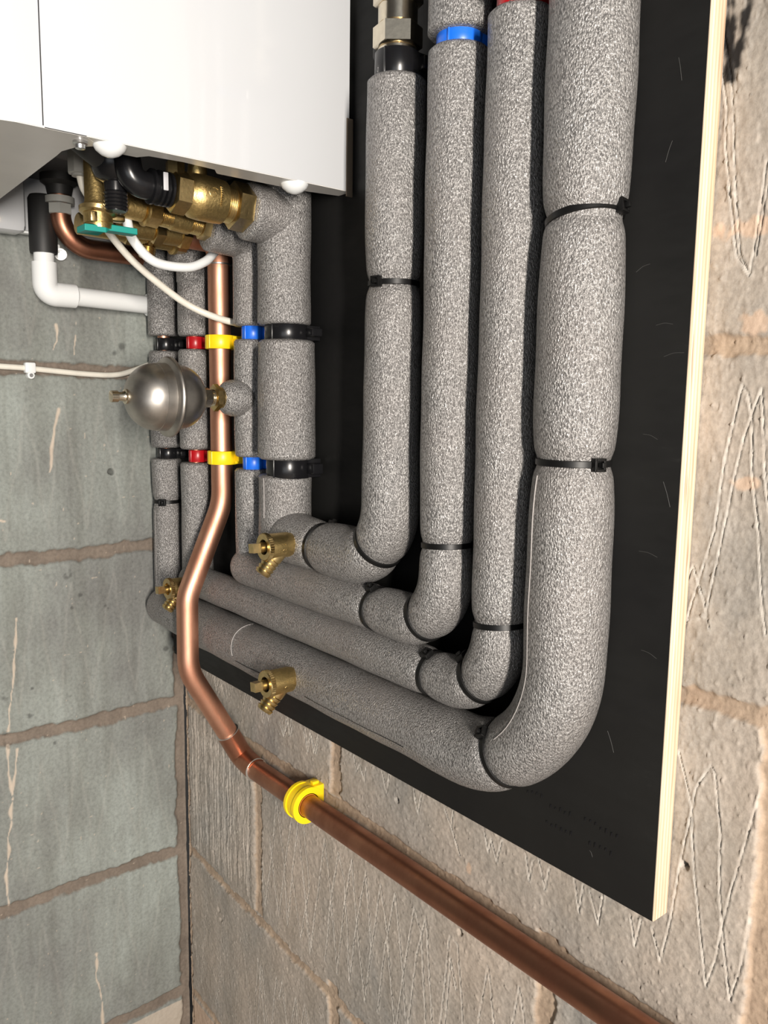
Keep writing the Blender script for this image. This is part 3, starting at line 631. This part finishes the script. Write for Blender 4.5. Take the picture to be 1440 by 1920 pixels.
hx = MB().hexa((vx, 0, vz), (0, 1, 0), -.1005, -.0920, .0105, rot=.2); hx.thread((vx, 0, vz), (0, 1, 0), -.0920, -.0870, .0088); hx.build('connector', NICKEL, ves)
hx = MB().hexa((vx, 0, vz), (0, 1, 0), -.0880, -.0815, .0140, rot=.5); hx.lathe([(-.082, .0108), (-.068, .0108)], (vx, 0, vz), (0, 1, 0)); hx.build('brass_nut', BRASS, ves)

# ------------------------------------------------------------------ boiler
B = thing('boiler', (.21, -.018, .839), 'white enamelled wall boiler hanging above the pipes', 'boiler')
zb, zt = .839, 1.35
MB().box((.4090, -.1580, (zb+zt)/2), (.0020, .2710, zt-zb), .0008).build('side_panel', PAINT, B)
MB().box((.0160, -.180, (zb-.004+zt)/2), (.0020, .3200, zt-zb), .0008).build('side_panel', PAINT, B)
# inward flange under the right side panel, with its cut-outs
fl = MB(); poly = [(.4095, -.2930), (.4095, -.0200), (.3905, -.0200), (.3830, -.0600), (.3830, -.1420), (.3845, -.1440), (.3930, -.1500), (.3960, -.1800), (.3930, -.2080), (.3835, -.2140), (.3830, -.2400), (.3900, -.2460), (.3960, -.2500), (.3960, -.2930)]
fl.prism(poly, 'z', zb-.0004, zb+.0012, lambda u, v, w: (u, v, w)); fl.build('bottom_flange', PAINT_GREY, B, smooth=0)
# front cover: extruded profile with rolled lower edge and rounded corners
def frontcover():
    prof = [(-.2945, zt), (-.2945, zb+.0008), (-.2960, zb), (-.3440, zb), (-.3450, zb+.0012), (-.3450, zt)]
    m = MB(); rings = []; K = 10
    def ins(x):   # rounded vertical corners: pull the front back near the ends
        d = min(.4100-x, x-.015); R = .034
        if d >= R: return 0
        return R-math.sqrt(max(0, R*R-(R-d)**2))
    xs = [.4100-.034*(1-math.cos(a*PI/2/K)) for a in range(K+1)]+[.30, .12]+[.015+.034*(1-math.cos((K-a)*PI/2/K)) for a in range(K+1)]
    for x in xs:
        s = ins(x); rings.append([V(x, min(-.2945, y+s) if y < -.2946 else y, z) for y, z in prof])
    m.rings(rings, True, True); return m
frontcover().build('front_cover', PAINT, B, smooth=50)
fl = MB().prism([(.4095, -.3130), (.4095, -.2630), (.4000, -.2545), (.3930, -.2480), (.3885, -.2520), (.3790, -.2600), (.3600, -.2650), (.3450, -.2640), (.1530, -.2575), (.0160, -.2530), (.0160, -.3435), (.3800, -.3435), (.3900, -.3415), (.4000, -.3330), (.4075, -.3220)], 'z', zb-.0006, zb+.0010, lambda u, v, w: (u, v, w)); fl.build('front_flange', PAINT_GREY, B, smooth=0)
MB().box((.4103, -.0225, .868), (.0012, .0070, .068), .0003).build('edge_reflection', plain('reflected_ply_brown', (.16, .125, .09), .5), B)  # painted brown strip for the plywood edge reflected in the boiler side
MB().box((.2120, -.155, .8980), (.3900, .265, .004)).build('chassis_plate', DARK, B)
MB().box((.2120, -.0245, 1.1), (.3900, .004, .42)).build('back_plate', DARK, B)
for yy in (-.2415, -.0745):
    MB().lathe([(-.0010, .0120), (.0005, .0124), (.0035, .0108), (.0066, .0068), (.0082, .0026), (.0084, .0008)], (.3985, yy, zb-.0005), (0, 0, -1), 30).build('foot_cap', WHITE_PL, B)
s_ = MB().lathe([(0, .0052), (.002, .0055), (.0028, .0040), (.0055, .0036), (.006, .0024)], (.3960, -.2632, zb-.0005), (0, 0, -1), 20); s_.build('screw', ZINC, B)
# rear left casing, lower
MB().box((.031, -.2500, .862), (.029, .100, .066), .008).build('casing', PAINT, B)
MB().box((.022, -.205, .8335), (.012, .07, .003), .001).build('bracket', WHITE_PL, B)
g = MB().hexa((.2150, -.2000, .8680), (0, 0, -1), -.014, .008, .0110, n=8); g.lathe([(.008, .0072), (.010, .0072)], (.2150, -.2000, .8680), (0, 0, -1)); g.build('cable_gland', GREYPL, B)
bo = MB().lathe([(-.035, .014), (-.020, .0160), (-.018, .0205), (-.004, .0205), (.000, .0150), (.010, .0130)], (.052, -.1655, .884), (0, 0, -1), 36); bo.build('rubber_boot', BLACK_MATT, B)
bo = MB().lathe([(-.03, .028), (.004, .028), (.008, .020)], (.20, -.20, .888), (0, 0, -1), 36); bo.build('rubber_boot', BLACK_MATT, B)

# ---- pipework under the boiler
xv = .339; zv = .8195; yv = (0, -1, 0)
iv = thing('isolation_valve', (xv, -.10, zv-.02), 'large cast brass isolation valve with a swirl emblem under the boiler', 'valve')
ax_ = V(0, -1, .055).normalized(); o_ = V(xv, -.0890, .8250)
m = MB().hexa(o_, ax_, 0, .0170, .0218, rot=.35, ch=.002); m.build('large_nut', BRASS, iv)
m = MB().thread(o_, ax_, .0165, .0265, .0168, .0017); m.build('thread', BRASS, iv)
b = MB().lathe([(.0255, .0170), (.0265, .0190), (.0350, .0198), (.0480, .0200), (.0560, .0192), (.0600, .0160), (.0610, .0155)], o_, ax_, 48)
up = perp(ax_); rr = .0200
def onbody(t, ang): # ang from +X towards down
    c = o_+ax_*t; u = V(1, 0, 0); w = ax_.cross(u).normalized()
    if w.z < 0: w = -w
    return c+(u*math.cos(ang)+w*math.sin(ang))*(rr-.0001)
b.sweep([onbody(.0440+(.0006+.00038*k)*math.cos(k*.62), .05+(.0006+.00038*k)*math.sin(k*.62)/.02) for k in range(15)], .0004, 6)
b.sweep(spline([onbody(.0505, .32), onbody(.0520, .18), onbody(.0500, .02), onbody(.0515, -.16)], 5), .0004, 6)
for k in range(9): b.sweep(spline([onbody(.0345, .46-.10*k), onbody(.0368, .43-.10*k), onbody(.0350, .40-.10*k), onbody(.0368, .37-.10*k)], 3), .00042, 6)
b.build('body', BRASS_CAST, iv)
MB().hexa(o_, ax_, .0610, .0760, .0190, rot=.45, ch=.0018).build('union_nut', BRASS, iv)
MB().hexa((xv, -.160, .8460), (0, 0, 1), -.004, .008, .0085, rot=.3).build('gauge_plug', BRASS, iv)
MB().lathe([(0, .009), (.02, .0085)], (xv-.01, -.135, .842), (.25, 0, 1), 24).build('side_boss', BRASS_CAST, iv)

be = thing('elbow_connector', (xv, -.19, .81), 'black plastic elbow between the boiler and the large brass valve', 'pipe fitting')
p0 = o_+ax_*.0755
MB().sweep(path([p0, p0+V(0, -.036, .0006), p0+V(-.004, -.042, .045)], [0, .013, 0], .002), .0115, 32).build('elbow', BLACK, be)
m = MB()
for t in (.001, .0055, .010, .0170): m.lathe([(t, .0120), (t+.0006, .0148), (t+.0028, .0148), (t+.0034, .0120)], p0, V(0, -1, .02), 36)
m.build('collar_rings', BLACK, be)
MB().box(p0+V(.0150, -.0115, .003), (.0016, .0045, .015), .0007).build('retaining_tab', plain('grey_tab', (.5, .5, .52), .4), be)

bv = thing('drain_spout', (.33, -.225, .80), 'black plastic threaded drain spout hanging under the boiler', 'pipe fitting')
bp = V(.318, -.2060, .836)
m = MB().lathe([(-.05, .020), (-.012, .0215), (.000, .0165), (.004, .0098), (.012, .0094)], bp, (0, 0, -1), 36); m.build('body', BLACK, bv)
m = MB().thread(bp, (0, 0, -1), .011, .0265, .0105, .0026, .0011); m.lathe([(.026, .0085), (.0275, .0085), (.0275, .006)], bp, (0, 0, -1), 28); m.build('threaded_spout', BLACK, bv)
m = MB().sweep([bp+V(0, .0, .012), bp+V(.006, -.020, .020), bp+V(.004, -.034, .030)], .0130, 24); m.build('branch', BLACK_MATT, bv)

def inline(name, label, x, y0, z0, parts, slope=.03):
    o = thing(name, (x, y0, z0), label, 'valve'); a = V(0, -1, slope).normalized()
    for kind, t0, t1, r, nm in parts:
        m = MB()
        if kind == 'h': m.hexa((x, y0, z0), a, t0, t1, r, rot=random.uniform(0, 1), ch=.0012)
        elif kind == 't': m.thread((x, y0, z0), a, t0, t1, r)
        else: m.lathe([(t0, r*.9), (t0+.001, r), (t1-.001, r), (t1, r*.9)], (x, y0, z0), a, 32)
        m.build(nm, BRASS if kind != 'c' else BRASS_CAST, o)
    return o, a
inline('isolation_valve', 'slim brass valve row just beneath the large brass valve', xd, -.0880, .8185, [('h', 0, .012, .0140, 'nut'), ('t', .0115, .024, .0108, 'thread'), ('c', .023, .043, .0122, 'body'), ('t', .042, .056, .0112, 'thread'), ('h', .055, .068, .0142, 'union_nut'), ('c', .067, .071, .0150, 'flange'), ('c', .071, .090, .0118, 'tail')], .10)
o3, _ = inline('isolation_valve', 'brass valve row lowest and furthest back under the boiler', xb+.02, -.062, .8230, [('h', 0, .012, .0150, 'nut'), ('c', .011, .016, .0160, 'flange'), ('c', .015, .042, .0125, 'body'), ('c', .041, .046, .0155, 'flange'), ('t', .045, .058, .0118, 'thread'), ('h', .057, .070, .0140, 'union_nut'), ('c', .069, .12, .0110, 'tail')], .03)
MB().thread((xb+.02, -.105, .812), (0, -.2, -1), 0, .012, .009).build('filling_stub', BRASS, o3)
inline('gas_valve', 'brass gas valve at the top of the bare copper pipe', cx, -.0800, .8215, [('h', 0, .011, .0158, 'nut'), ('c', .010, .030, .0130, 'body'), ('h', .029, .040, .0150, 'nut'), ('c', .040, .075, .0115, 'tail')], .02)

# brass lever valve with teal handle
tv = thing('lever_valve', (.27, -.205, .80), 'upright brass valve with a flat teal lever under the boiler', 'valve')
tx, ty, tz = .292, -.2120, .8010
m = MB().lathe([(0, .0125), (.010, .0125), (.011, .0138), (.0150, .0138), (.0160, .0120), (.0200, .0105), (.045, .0095), (.060, .0090)], (tx, ty, tz), (-.06, -.02, 1), 36); m.build('body', BRASS_CAST, tv)
m = MB().lathe([(-.002, .0135), (0, .0160), (.0035, .0165), (.005, .0140)], (tx-.001, ty, tz+.009), (-.1, .15, 1), 36); m.box((tx, ty+.016, tz+.007), (.010, .014, .006), .0015); m.box((tx+.010, ty-.008, tz+.004), (.004, .006, .009), .001); m.build('locking_collar', BRASS, tv)
m = MB().lathe([(-.0035, .0110), (0, .0115), (.002, .0110)], (tx, ty, tz-.0005), (0, 0, 1), 30); m.build('cap', BRASS_CAST, tv)
m = MB().prism([(-.0150, -.0100), (-.0150, .0100), (.0040, .0100), (.0080, .0062), (.0345, .0062), (.0345, -.0062), (.0080, -.0062), (.0040, -.0100)], 'z', 0, .0056, lambda u, v, w: (tx+v, ty+u-.001, tz-.0085+w+(.0028 if u > .006 else 0))); m.build('lever', TEAL, tv, bevel=.0006)

# heating return: copper bend into the leftmost lagged pipe
cb = thing('copper_bend', (.050, -.16, .81), 'short copper bend from the boiler into the leftmost lagged pipe', 'pipe')
MB().sweep(path([(.052, -.1655, .885), (.052, -.1650, .819), (.0485, -.060, .8180)], [0, .036, 0], .003), .0112, 30).build('pipe', COPPER_OLD, cb)
m = MB().hexa((.052, -.1655, .853), (0, 0, 1), 0, .012, .0135, rot=.2); m.lathe([(.012, .016), (.019, .016)], (.052, -.1655, .853), (0, 0, 1), 30); m.build('collar', GREYPL, cb)
MB().box((.060, -.128, .852), (.010, .022, .024), .001).build('mounting_tab', GREYPL, cb)

# condensate
cd = thing('condensate_pipe', (.036, -.18, .75), 'white plastic waste pipe with an elbow beside the left wall', 'pipe')
xc = .036; yc = -.1805
MB().lathe([(0, .0148), (.003, .0153), (.060, .0153), (.064, .0130)], (xc, yc, .8105), (0, 0, 1), 36).build('rubber_sleeve', BLACK_MATT, cd)
MB().lathe([(0, .0112), (.04, .0112)], (xc, yc, .790), (0, 0, 1), 32).build('riser', WHITE_PL, cd)
MB().sweep(path([(xc, yc, .8005), (xc, yc, .7655), (xc, yc+.034, .7655)], [0, .012, 0], .0015), .0138, 36).build('elbow', WHITE_PL, cd)
MB().sweep([V(xc, yc+.035, .7655), V(xc-.008, -.0500, .7635)], .0110, 32).build('waste_pipe', WHITE_PL, cd)
MB().lathe([(0, .0115), (.0005, .0135), (.002, .0138), (.003, .012)], (xc-.008, -.0545, .7636), (0, 1, 0), 32).build('end_collar', WHITE_PL, cd)
wp = MB().lathe([(0, .0065), (.006, .0068), (.0075, .0070), (.0076, .0048), (.003, .0045)], (.002, -.1500, .8170), (.9, -.35, -.1), 24); wp.box((.004, -.155, .823), (.008, .006, .010), .002)
tag(wp.build('wall_plug', WHITE_PL), 'tiny white open plastic cap on the left wall behind the copper bend', 'cap')

# cables
c1 = MB().sweep(spline([(.2150, -.2000, .862), (.212, -.1960, .850), (.210, -.1890, .8400), (.206, -.1720, .8150), (.204, -.1445, .7870), (.202, -.1030, .7590), (.206, -.0760, .7440), (.222, -.0500, .7330), (.2450, -.0260, .7270), (.262, -.0200, .724)], 10), .0037, 16)
tag(c1.build('power_cable', CREAM), 'thin cream cable dropping from the boiler gland across to the blue clip', 'cable')
c2 = MB().sweep(spline([(.262, -.1780, .830), (.258, -.1720, .816), (.252, -.1640, .7995), (.250, -.1420, .7815), (.250, -.1080, .7795), (.246, -.0850, .7880), (.236, -.0690, .8000), (.228, -.060, .806)], 10), .0046, 18)
tag(c2.build('flexible_tube', WHITE_PL), 'thicker white flexible tube looping below the brass valves', 'tube')
c3 = MB().sweep(spline([(.0055, -.60, .690), (.0055, -.32, .6850), (.0055, -.2244, .6817), (.0055, -.1946, .6805), (.0055, -.1314, .6760), (.0055, -.0909, .6755), (.006, -.0661, .6815), (.007, -.040, .6920), (.008, -.02, .70)], 10), .0034, 16)
tag(c3.build('wall_cable', CREAM), 'cream cable running level along the left block wall', 'cable')
k = thing('cable_clip', (.003, -.1930, .672), 'small white nail-in clip over the cream cable on the left wall', 'cable clip')
MB().box((.0062, -.1930, .6810), (.0100, .0125, .0130), .002).build('saddle', WHITE_PL, k)
MB().lathe([(0, .0042), (.008, .0042), (.0085, .0036)], (.0015, -.1925, .6722), (1, 0, 0), 20).build('nail_boss', WHITE_PL, k)
MB().lathe([(.0085, .0024), (.0092, .0022)], (.0015, -.1925, .6722), (1, 0, 0), 16).build('nail', ZINC, k)
for o in C.objects:
    if '_o' in o: del o['_o']
